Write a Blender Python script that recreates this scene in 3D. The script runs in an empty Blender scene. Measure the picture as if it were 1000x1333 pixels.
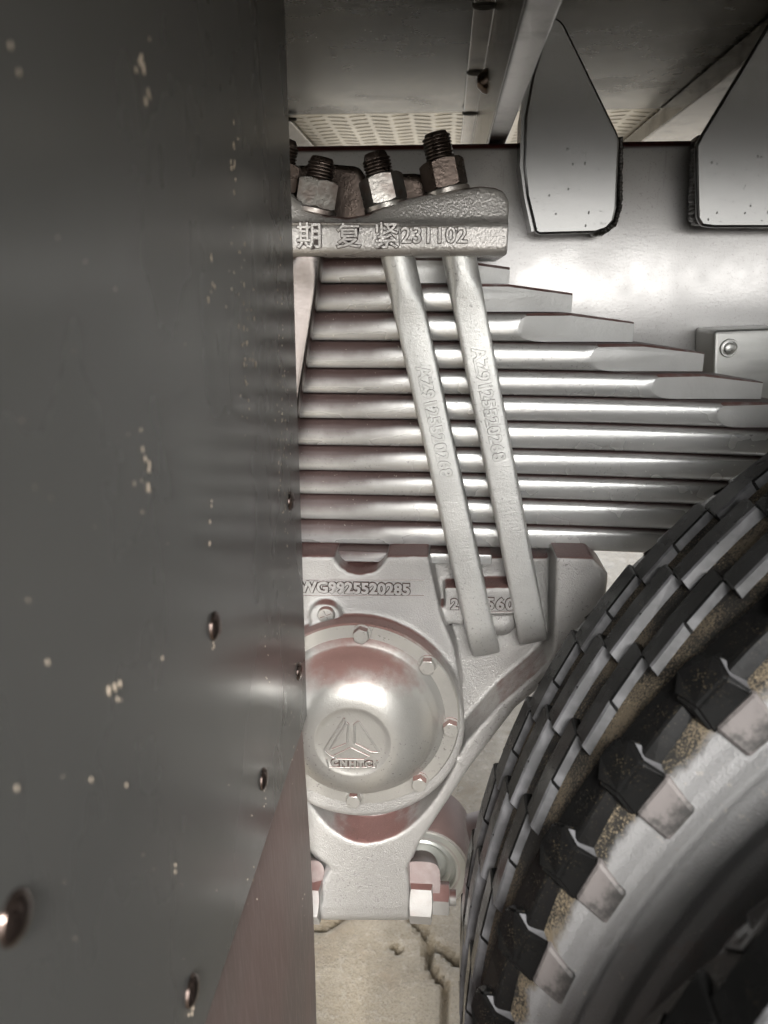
import bpy, bmesh, math, random
from math import radians as R, sin, cos, pi, sqrt, atan2
from mathutils import Vector as V, Matrix as M

random.seed(7)
scene = bpy.context.scene
COL = scene.collection

# ------------------------------------------------------------------ camera
CAMZ = 1.121
PITCH, YAW = R(16), R(4.5)
cam_d = bpy.data.cameras.new('camera')
cam = bpy.data.objects.new('camera', cam_d)
COL.objects.link(cam)
cam.location = (0, 0, CAMZ)
cam.rotation_euler = (R(90) - PITCH, 0, YAW)
cam_d.sensor_width = 36
cam_d.lens = 27.0
cam_d.clip_start = 0.02
cam_d.clip_end = 400
cam_d.dof.use_dof = True
cam_d.dof.focus_distance = 0.74
cam_d.dof.aperture_fstop = 8.0
scene.camera = cam

# ------------------------------------------------------------------ sky, sun, exposure
SUN_EL, SUN_AZ = R(35), R(175)          # azimuth clockwise from +Y: behind the camera
w = bpy.data.worlds.new("World")
scene.world = w
w.use_nodes = True
wn, wl = w.node_tree.nodes, w.node_tree.links
bg = wn['Background']
sky = wn.new('ShaderNodeTexSky')
sky.sky_type = 'NISHITA'
sky.sun_disc = False
sky.sun_elevation = SUN_EL
sky.sun_rotation = SUN_AZ
sky.air_density = 1.0
sky.dust_density = 2.0
sky.ozone_density = 0.6
hsv = wn.new('ShaderNodeHueSaturation')
hsv.inputs['Saturation'].default_value = 0.12     # thin white overcast
wl.new(sky.outputs[0], hsv.inputs['Color'])
wl.new(hsv.outputs[0], bg.inputs['Color'])
bg.inputs['Strength'].default_value = 0.11
sd = bpy.data.lights.new('sun', 'SUN')
so = bpy.data.objects.new('sun', sd)
COL.objects.link(so)
sd.energy = 1.5
sd.angle = R(18)
sd.color = (1.0, 0.975, 0.94)
so.rotation_euler = (R(90) - SUN_EL, 0, -SUN_AZ + pi)
so.location = (1, -3, 5)
scene.view_settings.view_transform = 'Standard'
scene.view_settings.look = 'None'
scene.view_settings.exposure = 2.2
scene.view_settings.gamma = 1
scene.cycles.max_bounces = 8
scene.cycles.use_denoising = True

# ------------------------------------------------------------------ measuring helpers: photo pixel -> point of the place
_fw = V((-sin(YAW) * cos(PITCH), cos(YAW) * cos(PITCH), -sin(PITCH)))
_rt = V((cos(YAW), sin(YAW), 0))
_up = _rt.cross(_fw)


def ray(px, py):
    return _fw + _rt * ((px - 500) / 1000) + _up * ((666.5 - py) / 1000)


def at(px, py, Y):
    d = ray(px, py)
    return V((0, 0, CAMZ)) + d * (Y / d.y)


def atx(px, py, X):
    d = ray(px, py)
    return V((0, 0, CAMZ)) + d * (X / d.x)


def atz(px, py, z):
    d = ray(px, py)
    return V((0, 0, CAMZ)) + d * ((z - CAMZ) / d.z)


# ------------------------------------------------------------------ materials
class NT:
    def __init__(s, name):
        s.m = bpy.data.materials.new(name)
        s.m.use_nodes = True
        s.n, s.l = s.m.node_tree.nodes, s.m.node_tree.links
        s.b = s.n['Principled BSDF']
        s.tc = s.n.new('ShaderNodeTexCoord')

    def set(s, **k):
        for a, v in k.items():
            s.b.inputs[a.replace('_', ' ')].default_value = v
        return s

    def noise(s, scale, detail=4, rough=.55, stretch=None, coord='Object'):
        t = s.n.new('ShaderNodeTexNoise')
        t.inputs['Scale'].default_value = scale
        t.inputs['Detail'].default_value = detail
        t.inputs['Roughness'].default_value = rough
        src = s.tc.outputs[coord]
        if stretch:
            mp = s.n.new('ShaderNodeMapping')
            mp.inputs['Scale'].default_value = stretch
            s.l.new(src, mp.inputs[0])
            src = mp.outputs[0]
        s.l.new(src, t.inputs['Vector'])
        return t.outputs[0]

    def voro(s, scale):
        t = s.n.new('ShaderNodeTexVoronoi')
        t.inputs['Scale'].default_value = scale
        s.l.new(s.tc.outputs['Object'], t.inputs['Vector'])
        return t.outputs['Distance']

    def ramp(s, src, lo, hi, a=0.0, b=1.0):
        t = s.n.new('ShaderNodeMapRange')
        t.interpolation_type = 'SMOOTHSTEP'
        t.inputs[1].default_value = lo
        t.inputs[2].default_value = hi
        t.inputs[3].default_value = a
        t.inputs[4].default_value = b
        s.l.new(src, t.inputs[0])
        return t.outputs[0]

    def math(s, op, a, b):
        t = s.n.new('ShaderNodeMath')
        t.operation = op
        for i, v in enumerate((a, b)):
            if isinstance(v, (int, float)):
                t.inputs[i].default_value = v
            else:
                s.l.new(v, t.inputs[i])
        return t.outputs[0]

    def mix(s, f, a, b):
        t = s.n.new('ShaderNodeMix')
        t.data_type = 'RGBA'
        for sock, v in ((t.inputs[0], f), (t.inputs[6], a), (t.inputs[7], b)):
            if isinstance(v, tuple):
                sock.default_value = (*v, 1)
            elif isinstance(v, (int, float)):
                sock.default_value = v
            else:
                s.l.new(v, sock)
        return t.outputs[2]

    def mixf(s, f, a, b):
        t = s.n.new('ShaderNodeMix')
        t.data_type = 'FLOAT'
        for sock, v in ((t.inputs[0], f), (t.inputs[2], a), (t.inputs[3], b)):
            if isinstance(v, (int, float)):
                sock.default_value = v
            else:
                s.l.new(v, sock)
        return t.outputs[0]

    def sep(s, out, axis):
        t = s.n.new('ShaderNodeSeparateXYZ')
        s.l.new(out, t.inputs[0])
        return t.outputs[axis]

    def normz(s):
        g = s.n.new('ShaderNodeNewGeometry')
        return s.sep(g.outputs['Normal'], 2)

    def objz(s):
        return s.sep(s.tc.outputs['Object'], 2)

    def to(s, out, name):
        s.l.new(out, s.b.inputs[name])
        return s

    def bump(s, h, strength=.3, dist=.002, prev=None):
        t = s.n.new('ShaderNodeBump')
        t.inputs['Strength'].default_value = strength
        t.inputs['Distance'].default_value = dist
        s.l.new(h, t.inputs['Height'])
        if prev is not None:
            s.l.new(prev, t.inputs['Normal'])
        s.l.new(t.outputs[0], s.b.inputs['Normal'])
        return t.outputs[0]


def silver(name, base=(.50, .49, .46), metal=.85, rough=.33, red=(.13, .068, .060), lo=.62, hi=.9, cast=0.0, orange=.12, speck=0.0, oscale=260, left_shade=None, grime=0.0, ragged=.35):
    """silver paint sprayed from the side over red oxide primer: faces turned up keep the primer"""
    t = NT(name)
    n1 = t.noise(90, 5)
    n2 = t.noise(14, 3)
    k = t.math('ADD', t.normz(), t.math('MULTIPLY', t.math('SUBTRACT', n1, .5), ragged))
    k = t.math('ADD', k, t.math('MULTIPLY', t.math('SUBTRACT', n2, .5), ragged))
    if left_shade:                                   # shade at the left end put into the colour: more dark primer shows there
        x0, x1, amt = left_shade
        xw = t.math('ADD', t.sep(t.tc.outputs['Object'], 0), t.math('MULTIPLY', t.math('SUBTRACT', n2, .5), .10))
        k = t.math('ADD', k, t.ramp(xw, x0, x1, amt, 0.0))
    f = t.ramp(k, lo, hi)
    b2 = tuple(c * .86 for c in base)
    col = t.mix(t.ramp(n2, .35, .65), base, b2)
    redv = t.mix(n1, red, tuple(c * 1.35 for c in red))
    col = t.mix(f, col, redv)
    me = t.math('MULTIPLY', t.math('SUBTRACT', 1.0, f), metal)
    ro = t.mixf(f, t.ramp(n2, .3, .7, rough * .88, rough * 1.15), .5)
    if grime:                                  # dark overspray spots and road dirt
        gm = t.math('MULTIPLY', t.ramp(t.noise(340, 3, .6), .60, .67), t.ramp(t.noise(11, 4, .6), .42, .62))
        gm = t.math('MULTIPLY', gm, grime)
        col = t.mix(gm, col, (.035, .03, .027))
        me = t.math('MULTIPLY', me, t.math('SUBTRACT', 1.0, gm))
    if speck:
        sp = t.ramp(t.noise(420, 2), .69, .74)
        col = t.mix(t.math('MULTIPLY', sp, speck), col, (.62, .57, .48))
        me = t.math('MULTIPLY', me, t.math('SUBTRACT', 1.0, sp))
    t.to(col, 'Base Color').to(me, 'Metallic').to(ro, 'Roughness')
    bn = t.bump(t.noise(oscale, 3), orange, .0012)
    if cast:
        t.bump(t.noise(620, 4, .7), cast, .0012, bn)
    return t.m


MAT = {}
MAT['leaf'] = silver('silver_spring_paint', base=(.66, .66, .645), metal=.50, rough=.26, red=(.075, .046, .042), lo=.36, hi=.96, orange=.10, speck=.5, ragged=.14, grime=.35, left_shade=(-.110, .055, .74))
MAT['facet'] = silver('silver_cut_face_paint', base=(.60, .60, .585), metal=.25, rough=.42, lo=.40, hi=.75, orange=.3)
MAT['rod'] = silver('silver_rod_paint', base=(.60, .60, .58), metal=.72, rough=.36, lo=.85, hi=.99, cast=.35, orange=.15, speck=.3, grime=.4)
MAT['shadedrod'] = silver('shaded_rod_paint', base=(.20, .18, .17), metal=.95, rough=.20, lo=.85, hi=.99, cast=.1, orange=.1)  # left legs: the panel's dark reflection put into the rod colour
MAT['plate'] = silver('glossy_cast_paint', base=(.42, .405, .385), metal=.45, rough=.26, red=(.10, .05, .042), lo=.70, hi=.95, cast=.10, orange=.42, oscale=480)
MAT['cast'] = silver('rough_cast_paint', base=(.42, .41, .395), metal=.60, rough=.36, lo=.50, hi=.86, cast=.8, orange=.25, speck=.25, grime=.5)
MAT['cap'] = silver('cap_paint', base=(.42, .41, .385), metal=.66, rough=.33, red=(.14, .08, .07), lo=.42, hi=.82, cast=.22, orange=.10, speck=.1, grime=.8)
MAT['nut'] = silver('nut_paint', base=(.29, .28, .265), metal=.2, rough=.5, lo=.45, hi=.85, cast=.3)

t = NT('dark_wet_steel')
n = t.noise(60, 4)
t.to(t.mix(n, (.05, .035, .028), (.13, .105, .09)), 'Base Color').set(Metallic=.85)
t.to(t.ramp(n, .3, .7, .22, .40), 'Roughness')
t.bump(t.noise(300, 3), .25, .001)
MAT['darknut'] = t.m

t = NT('silver_nut_steel')
n = t.noise(60, 4)
t.to(t.mix(t.ramp(n, .4, .7), (.36, .345, .32), (.24, .20, .18)), 'Base Color').set(Metallic=.9)
t.to(t.ramp(n, .3, .7, .26, .40), 'Roughness')
t.bump(t.noise(300, 3), .3, .001)
MAT['steelnut'] = t.m

t = NT('frame_paint')               # grey satin paint with dust and scuffs
n = t.noise(5, 3)
f = t.ramp(t.noise(520, 3), .60, .68)
s1 = t.ramp(t.noise(30, 6, .75, stretch=(3, 1, .25)), .62, .67)
c = t.mix(n, (.36, .354, .35), (.43, .424, .418))
c = t.mix(t.math('MULTIPLY', f, .45), c, (.22, .21, .20))
c = t.mix(t.math('MULTIPLY', s1, .35), c, (.24, .23, .22))
up = t.ramp(t.normz(), .25, .6)
c = t.mix(up, c, (.15, .045, .04))
t.to(c, 'Base Color').set(Metallic=.80)
t.to(t.ramp(t.noise(18, 4), .3, .7, .28, .38), 'Roughness')
t.bump(t.noise(420, 3), .10, .001)
MAT['frame'] = t.m

t = NT('gusset_paint')
n = t.noise(7, 3)
t.to(t.mix(n, (.13, .13, .128), (.155, .155, .152)), 'Base Color').set(Metallic=.9, Roughness=.23)
d = t.ramp(t.voro(190), .0, .16, 1, 0)
d = t.math('MULTIPLY', d, t.ramp(t.noise(60, 2), .52, .6))
b0 = t.bump(d, .12, .0008)
t.bump(t.noise(25, 2), .03, .002, b0)
MAT['gusset'] = t.m

t = NT('weld_bead')
n = t.noise(200, 4)
t.to(t.mix(n, (.012, .011, .01), (.06, .055, .05)), 'Base Color').set(Metallic=.6, Roughness=.3)
t.bump(n, .6, .002)
MAT['weld'] = t.m

t = NT('bare_plate')
n = t.noise(40, 5, .7, stretch=(1, 1, 5))
t.to(t.mix(n, (.44, .44, .42), (.60, .60, .58)), 'Base Color').set(Metallic=.75)
t.to(t.ramp(n, .3, .7, .30, .45), 'Roughness')
t.bump(n, .12, .001)
MAT['bare'] = t.m

t = NT('bed_steel')                 # stained sheet under the load bed
n = t.noise(6, 6, .65)
n2 = t.noise(30, 5, .7, stretch=(1, 4, 1))
c = t.mix(t.ramp(n, .35, .7), (.055, .057, .048), (.03, .03, .025))
c = t.mix(t.math('MULTIPLY', t.ramp(n2, .58, .72), .6), c, (.05, .045, .035))
t.to(c, 'Base Color').set(Metallic=1.0)
t.to(t.ramp(n, .3, .7, .20, .32), 'Roughness')
t.bump(n2, .06, .002)
MAT['bed'] = t.m

t = NT('checker_steel')
n = t.noise(14, 5, .65)
t.to(t.mix(t.ramp(n, .4, .7), (.55, .53, .47), (.42, .40, .35)), 'Base Color').set(Metallic=.85, Roughness=.30)
MAT['checker'] = t.m

t = NT('beam_paint')
n = t.noise(22, 5, .65)
t.to(t.mix(t.ramp(n, .45, .7), (.26, .25, .235), (.10, .094, .08)), 'Base Color').set(Metallic=.85, Roughness=.26)
t.bump(n, .1, .002)
MAT['beam'] = t.m

t = NT('bare_crevice')
t.set(Base_Color=(.05, .035, .03, 1), Roughness=.6)
MAT['crevice'] = t.m

t = NT('black_hole')
t.set(Base_Color=(.008, .008, .007, 1), Roughness=.7)
MAT['hole'] = t.m

t = NT('dark_panel_coat')           # smooth dark glossy sheet
n = t.noise(3, 3)
n2 = t.noise(60, 4, .6, stretch=(1, 1, .06))
c = t.mix(n, (.088, .088, .084), (.118, .117, .111))
c = t.mix(t.math('MULTIPLY', t.ramp(n2, .5, .75), .12), c, (.10, .095, .088))
t.to(c, 'Base Color').set(Metallic=.0, IOR=1.42)
t.to(t.ramp(t.noise(5, 4, .6, stretch=(1, 1.5, 1)), .35, .65, .20, .30), 'Roughness')
t.b.inputs['Specular IOR Level'].default_value = .38
MAT['panel'] = t.m

t = NT('dusty_flap')
n2 = t.noise(420, 5, .7, stretch=(1, 1, .07))
n = t.noise(5, 3)
c = t.mix(t.ramp(n, .35, .65), (.21, .145, .133), (.165, .132, .12))
c = t.mix(t.math('MULTIPLY', t.ramp(n2, .42, .68), .45), c, (.33, .265, .245))
t.to(c, 'Base Color').set(Roughness=.5)
t.bump(n2, .12, .0008)
MAT['flap'] = t.m

t = NT('rivet_steel')
t.set(Base_Color=(.10, .075, .065, 1), Metallic=.9, Roughness=.18)
MAT['rivet'] = t.m

t = NT('dried_mud_drops')
t.set(Base_Color=(.46, .385, .30, 1), Roughness=.35)
MAT['mud'] = t.m

t = NT('clear_drops')
t.set(Base_Color=(.9, .9, .9, 1), Roughness=.03, IOR=1.33)
t.b.inputs['Transmission Weight'].default_value = 1.0
MAT['water'] = t.m

t = NT('tread_rubber')
n = t.noise(30, 4)
g = t.ramp(t.noise(900, 2), .64, .70)
c = t.mix(n, (.004, .004, .004), (.009, .009, .0088))
patch = t.ramp(t.noise(16, 3), .58, .76)
c = t.mix(t.math('MULTIPLY', t.math('MULTIPLY', g, patch), .9), c, (.33, .26, .16))
t.to(c, 'Base Color')
t.to(t.ramp(n, .35, .65, .18, .32), 'Roughness')
t.bump(t.noise(240, 4), .10, .001)
t.b.inputs['IOR'].default_value = 1.22
MAT['rubber'] = t.m

t = NT('grey_wall_rubber')             # lighter grey on block walls turned to the camera and one lug facet
n = t.noise(60, 4)
t.to(t.mix(t.ramp(n, .35, .6), (.115, .115, .12), (.065, .065, .067)), 'Base Color').set(Roughness=.36)
t.bump(t.noise(240, 4), .12, .001)
MAT['grey_wall'] = t.m

t = NT('carcass_rubber')            # dusty groove floor, grey rubbed sidewall
sepv = t.n.new('ShaderNodeSeparateXYZ')
t.l.new(t.tc.outputs['Object'], sepv.inputs[0])
rr = t.math('SQRT', t.math('ADD', t.math('POWER', sepv.outputs[0], 2), t.math('POWER', sepv.outputs[2], 2)), 0)
side = t.ramp(t.math('ADD', rr, t.math('MULTIPLY', t.math('SUBTRACT', t.noise(45, 4), .5), .018)), .540, .545, 1, 0)
gr = t.noise(700, 3)
mud = t.ramp(t.math('ADD', t.noise(22, 4), t.math('MULTIPLY', t.math('SUBTRACT', gr, .5), 1.1)), .44, .60)
c1 = t.mix(mud, (.018, .017, .015), (.15, .12, .08))
c1 = t.mix(t.math('MULTIPLY', t.ramp(gr, .62, .68), t.ramp(t.noise(25, 2), .45, .6)), c1, (.38, .31, .21))
n = t.noise(9, 5, .6)
c2 = t.mix(n, (.20, .20, .203), (.275, .273, .269))
c2 = t.mix(t.math('MULTIPLY', t.ramp(t.noise(160, 3), .66, .70), .6), c2, (.34, .32, .29))
c2 = t.mix(t.math('MULTIPLY', t.ramp(t.noise(24, 5, .7), .6, .66), .5), c2, (.24, .21, .195))
t.to(t.mix(side, c1, c2), 'Base Color')
t.to(t.mixf(side, .75, t.ramp(n, .3, .7, .34, .5)), 'Roughness')
b0 = t.bump(gr, .5, .0015)
b1 = t.bump(t.noise(60, 4), .15, .002, b0)
wv = t.math('SINE', t.math('MULTIPLY', rr, 640), 0)
t.bump(t.math('MULTIPLY', wv, side), .22, .003, b1)
MAT['carcass'] = t.m

t = NT('dusty_shoulder')
n = t.noise(40, 5, .65)
c = t.mix(t.ramp(n, .40, .55), (.055, .053, .051), (.17, .155, .15))
t.to(c, 'Base Color').set(Roughness=.42)
t.bump(n, .2, .002)
MAT['shoulder'] = t.m

t = NT('pebble')
n = t.noise(120, 4)
t.to(t.mix(n, (.30, .22, .14), (.46, .36, .25)), 'Base Color').set(Roughness=.7)
t.bump(n, .4, .002)
MAT['pebble'] = t.m

t = NT('wet_concrete')
n = t.noise(2.2, 6, .6)
n2 = t.noise(60, 6, .7)
n3 = t.noise(9, 4, .6)
c = t.mix(t.ramp(n, .35, .68), (.31, .26, .185), (.215, .175, .12))
c = t.mix(t.math('MULTIPLY', t.ramp(n2, .5, .72), .55), c, (.42, .38, .315))
c = t.mix(t.math('MULTIPLY', t.ramp(n3, .55, .7), .40), c, (.26, .19, .12))
c = t.mix(t.math('MULTIPLY', t.ramp(t.noise(210, 5, .75), .50, .62), .5), c, (.16, .12, .075))
t.to(c, 'Base Color')
wet = t.ramp(t.math('ADD', n3, t.math('MULTIPLY', n, .5)), .60, .92, .05, .32)
pud = t.ramp(t.math('ADD', t.sep(t.tc.outputs['Object'], 1), t.math('MULTIPLY', n, 1.2)), 2.4, 2.9)
t.to(t.mixf(pud, wet, .05), 'Roughness')
b0 = t.bump(n2, .6, .012)
t.bump(t.noise(260, 4, .75), .9, .005, b0)
MAT['ground'] = t.m

t = NT('bushing_grey')
n = t.noise(60, 4)
t.to(t.mix(n, (.40, .41, .38), (.50, .50, .47)), 'Base Color').set(Metallic=.5, Roughness=.4)
t.bump(t.noise(300, 3), .15, .001)
MAT['bush'] = t.m


# ------------------------------------------------------------------ mesh helpers
def frame(p, z, xhint=(0, -1, 0)):
    z = V(z).normalized()
    x = V(xhint)
    x = (x - z * x.dot(z))
    if x.length < 1e-6:
        x = V((1, 0, 0)) - z * z.x
    x.normalize()
    y = z.cross(x)
    m = M((x, y, z)).transposed().to_4x4()
    m.translation = V(p)
    return m


def add(bm, other, mat=None):
    if mat is not None:
        other.transform(mat)
    me = bpy.data.meshes.new('tmp')
    other.to_mesh(me)
    bm.from_mesh(me)
    bpy.data.meshes.remove(me)
    other.free()


def prism(bm, pts2, y0, y1, bevel=0.0, seg=2):
    """outline in XZ (list of Vectors / tuples x,z) pushed from y0 back to y1"""
    b = bmesh.new()
    vs = [b.verts.new((p[0], y0, p[1])) for p in pts2]
    f = b.faces.new(vs)
    r = bmesh.ops.extrude_face_region(b, geom=[f])
    bmesh.ops.translate(b, verts=[v for v in r['geom'] if isinstance(v, bmesh.types.BMVert)], vec=(0, y1 - y0, 0))
    bmesh.ops.recalc_face_normals(b, faces=b.faces)
    if bevel:
        bmesh.ops.bevel(b, geom=list(b.edges), offset=bevel, segments=seg, affect='EDGES', profile=.5, clamp_overlap=True)
    add(bm, b)


def pxs(pts, Y):
    o = []
    for p in pts:
        q = at(p[0], p[1], Y)
        o.append((q.x, q.z))
    return o


def box(bm, x0, x1, y0, y1, z0, z1, bevel=0.0, seg=2):
    prism(bm, [(x0, z0), (x1, z0), (x1, z1), (x0, z1)], y0, y1, bevel, seg)


def lathe(bm, prof, mat, n=48, close=True):
    """prof: (r, z) list revolved round local z"""
    b = bmesh.new()
    rings = []
    for r, z in prof:
        if r < 1e-7:
            rings.append([b.verts.new((0, 0, z))])
        else:
            rings.append([b.verts.new((r * cos(2 * pi * i / n), r * sin(2 * pi * i / n), z)) for i in range(n)])
    for a, c in zip(rings, rings[1:]):
        for i in range(n):
            j = (i + 1) % n
            if len(a) == 1 and len(c) == 1:
                continue
            if len(a) == 1:
                b.faces.new((a[0], c[i], c[j]))
            elif len(c) == 1:
                b.faces.new((a[i], a[j], c[0]))
            else:
                b.faces.new((a[i], a[j], c[j], c[i]))
    bmesh.ops.recalc_face_normals(b, faces=b.faces)
    add(bm, b, mat)


def cyl(bm, p, d, r, h, n=32, ch=0.0, xh=(0, -1, 0)):
    ch = ch or r * .04
    lathe(bm, [(0, 0), (r - ch, 0), (r, ch), (r, h - ch), (r - ch, h), (0, h)], frame(p, d, xh), n)


def hexnut(bm, p, d, af, h, rot=0.0, hole=0.0, ch=.12, both=True):
    """hexagonal prism, chamfered by a cone as real nuts are"""
    rc = af / 2 / cos(pi / 6)
    b = bmesh.new()
    N = 36
    c = af * ch * .5
    def rad(a):
        k = (a + pi / 6) % (pi / 3) - pi / 6
        return af / 2 / cos(k)
    rings = []
    for z, cap in ((0, both), (c, False), (h - c, False), (h, True)):
        ring = []
        for i in range(N):
            a = 2 * pi * i / N
            r = rad(a)
            if cap:
                r = min(r, af / 2 * .98)
                zz = z
            else:
                k = (rc - r) / (rc - af / 2)
                zz = z - (c * k * .9 if z < h / 2 else -c * k * .9) if both or z > h / 2 else z
            ring.append(b.verts.new((r * cos(a + rot), r * sin(a + rot), zz)))
        rings.append(ring)
    for A, C in zip(rings, rings[1:]):
        for i in range(N):
            j = (i + 1) % N
            b.faces.new((A[i], A[j], C[j], C[i]))
    if hole:
        inner = [b.verts.new((hole * cos(2 * pi * i / N + rot), hole * sin(2 * pi * i / N + rot), h - .001)) for i in range(N)]
        for i in range(N):
            j = (i + 1) % N
            b.faces.new((rings[-1][i], rings[-1][j], inner[j], inner[i]))
    else:
        b.faces.new(rings[-1])
    b.faces.new(rings[0][::-1])
    bmesh.ops.recalc_face_normals(b, faces=b.faces)
    add(bm, b, frame(p, d))


def tube(bm, path, prof_at, closed_ends=True, up=(0, -1, 0)):
    """sweep: prof_at(i, t) -> list of (a, b) in the local frame (a across, b towards `up`)"""
    b = bmesh.new()
    rings = []
    n = len(path)
    for i, p in enumerate(path):
        p = V(p)
        tg = (V(path[min(i + 1, n - 1)]) - V(path[max(i - 1, 0)])).normalized()
        u = up(i) if callable(up) else V(up)
        u = u - tg * u.dot(tg)
        u.normalize()
        s = tg.cross(u)
        rings.append([b.verts.new(p + s * q[0] + u * q[1]) for q in prof_at(i, i / (n - 1))])
    k = len(rings[0])
    for A, C in zip(rings, rings[1:]):
        for i in range(k):
            j = (i + 1) % k
            b.faces.new((A[i], A[j], C[j], C[i]))
    if closed_ends:
        b.faces.new(rings[0][::-1])
        b.faces.new(rings[-1])
    bmesh.ops.recalc_face_normals(b, faces=b.faces)
    add(bm, b)


def circ(r, n=16):
    return [(r * cos(2 * pi * i / n), r * sin(2 * pi * i / n)) for i in range(n)]


def superell(a, bb, e, n=24):
    o = []
    for i in range(n):
        th = 2 * pi * i / n
        c, s = cos(th), sin(th)
        o.append((a * abs(c) ** (2 / e) * (1 if c > 0 else -1), bb * abs(s) ** (2 / e) * (1 if s > 0 else -1)))
    return o


def obj(name, bm, mat, parent=None, smooth=35):
    me = bpy.data.meshes.new(name)
    bm.to_mesh(me)
    bm.free()
    me.materials.append(mat)
    o = bpy.data.objects.new(name, me)
    COL.objects.link(o)
    if parent:
        o.parent = parent
        o.matrix_parent_inverse = M.Translation(-parent.location)
    if smooth:
        me.shade_smooth()
        me.set_sharp_from_angle(angle=R(smooth))
    return o


def modmesh(o, mods):
    for typ, kw in mods:
        m = o.modifiers.new(typ.lower(), typ)
        for a, v in kw.items():
            setattr(m, a, v)
    dg = bpy.context.evaluated_depsgraph_get()
    me = bpy.data.meshes.new_from_object(o.evaluated_get(dg))
    old = o.data
    o.modifiers.clear()
    o.data = me
    me.name = old.name
    return o


def thing(name, label, cat, loc=(0, 0, 0), group=None):
    o = bpy.data.objects.new(name, None)
    COL.objects.link(o)
    o.location = loc
    o.empty_display_size = .05
    o['label'] = label
    o['category'] = cat
    if group:
        o['group'] = group
    return o


def tag(o, label, cat, group=None):
    o['label'] = label
    o['category'] = cat
    if group:
        o['group'] = group
    return o


def lettering(body, mat, size, xdir, ydir, origin, parent, depth=.0008, bold=.0, name='raised_lettering', center=True, spacing=1.0, bevel=.0004, edge=.0011):
    c = bpy.data.curves.new(name, 'FONT')
    c.body = body
    c.size = size
    c.extrude = depth
    c.offset = bold
    c.bevel_depth = bevel
    c.bevel_resolution = 1
    c.resolution_u = 3
    c.space_character = spacing
    if center:
        c.align_x = 'CENTER'
        c.align_y = 'CENTER'
    o = bpy.data.objects.new(name, c)
    COL.objects.link(o)
    x = V(xdir).normalized()
    y = V(ydir)
    y = (y - x * y.dot(x)).normalized()
    z = x.cross(y)
    m = M((x, y, z)).transposed().to_4x4()
    m.translation = V(origin)
    dg = bpy.context.evaluated_depsgraph_get()
    me = bpy.data.meshes.new_from_object(o.evaluated_get(dg))
    bpy.data.objects.remove(o)
    me.transform(m)
    me.materials.clear()
    me.materials.append(mat)
    ob = bpy.data.objects.new(name, me)
    COL.objects.link(ob)
    ob.parent = parent
    if parent.parent is None:
        ob.matrix_parent_inverse = M.Translation(-parent.location)
    else:
        ob.matrix_parent_inverse = (M.Translation(parent.parent.location) @ parent.matrix_parent_inverse).inverted()
    me.shade_smooth()
    me.set_sharp_from_angle(angle=R(40))
    if edge:                                   # dark line where the paint leaves the letter's foot bare
        lettering(body, MAT['crevice'], size, xdir, ydir, origin, ob, .0002, bold + edge, 'bare_edge', center, spacing, .0001, 0)
    return ob


def share(name, me, parent, loc=(0, 0, 0), rot=(0, 0, 0)):
    o = bpy.data.objects.new(name, me)
    COL.objects.link(o)
    o.parent = parent
    o.location = loc
    o.rotation_euler = rot
    return o


# ------------------------------------------------------------------ GROUND: one sheet, finer where it shows, with real cracks
def seg_d(p, a, b):
    ax, ay = a
    bx, by = b
    dx, dy = bx - ax, by - ay
    t = max(0, min(1, ((p[0] - ax) * dx + (p[1] - ay) * dy) / (dx * dx + dy * dy)))
    return sqrt((p[0] - ax - t * dx) ** 2 + (p[1] - ay - t * dy) ** 2), t


from mathutils import noise as MN

cr_px = [[(536, 1190), (552, 1208), (560, 1240), (572, 1275), (584, 1310), (590, 1345), (600, 1400)],
         [(556, 1228), (575, 1240), (600, 1248), (640, 1250)],
         [(405, 1208), (425, 1205), (447, 1192)],
         [(508, 1230), (518, 1238)]]
cracks = [[tuple(atz(x, y, 0)[:2]) for x, y in c] for c in cr_px]
cw = [.0055, .005, .009, .003]
xs = [-60, -20, -8, -4, -2, -1.2, -.8] + [-.5 + .009 * i for i in range(150)] + [.86, 1.0, 1.3, 2, 4, 8, 20, 60]
ys = [-60, -20, -6, -2, -.5, .3, .8] + [1.02 + .009 * i for i in range(150)] + [2.40 + .03 * i for i in range(60)] + [4.3, 5, 6, 8, 12, 20, 40, 90]
bm = bmesh.new()
grid = []
for y in ys:
    row = []
    for x in xs:
        z = 0
        if -.6 < x < .9 and .9 < y < 4.3:
            z = .012 * MN.noise(V((x * 3, y * 3, 0))) + .0020 * MN.noise(V((x * 17, y * 17, 3))) + .0015 * MN.noise(V((x * 45, y * 45, 9)))
            for c, wd in zip(cracks, cw):
                for a, b in zip(c, c[1:]):
                    wob = .012 * MN.noise(V((x * 22, y * 22, 5)))
                    d, _ = seg_d((x + wob, y + wob), a, b)
                    if d < wd:
                        z = min(z, z - .020 * (1 - (d / wd) ** 2))
        row.append(bm.verts.new((x, y, z)))
    grid.append(row)
for a, b in zip(grid, grid[1:]):
    for i in range(len(xs) - 1):
        bm.faces.new((a[i], a[i + 1], b[i + 1], b[i]))
g = obj('ground', bm, MAT['ground'], smooth=0)
g.data.shade_smooth()
g['kind'] = 'structure'

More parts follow.
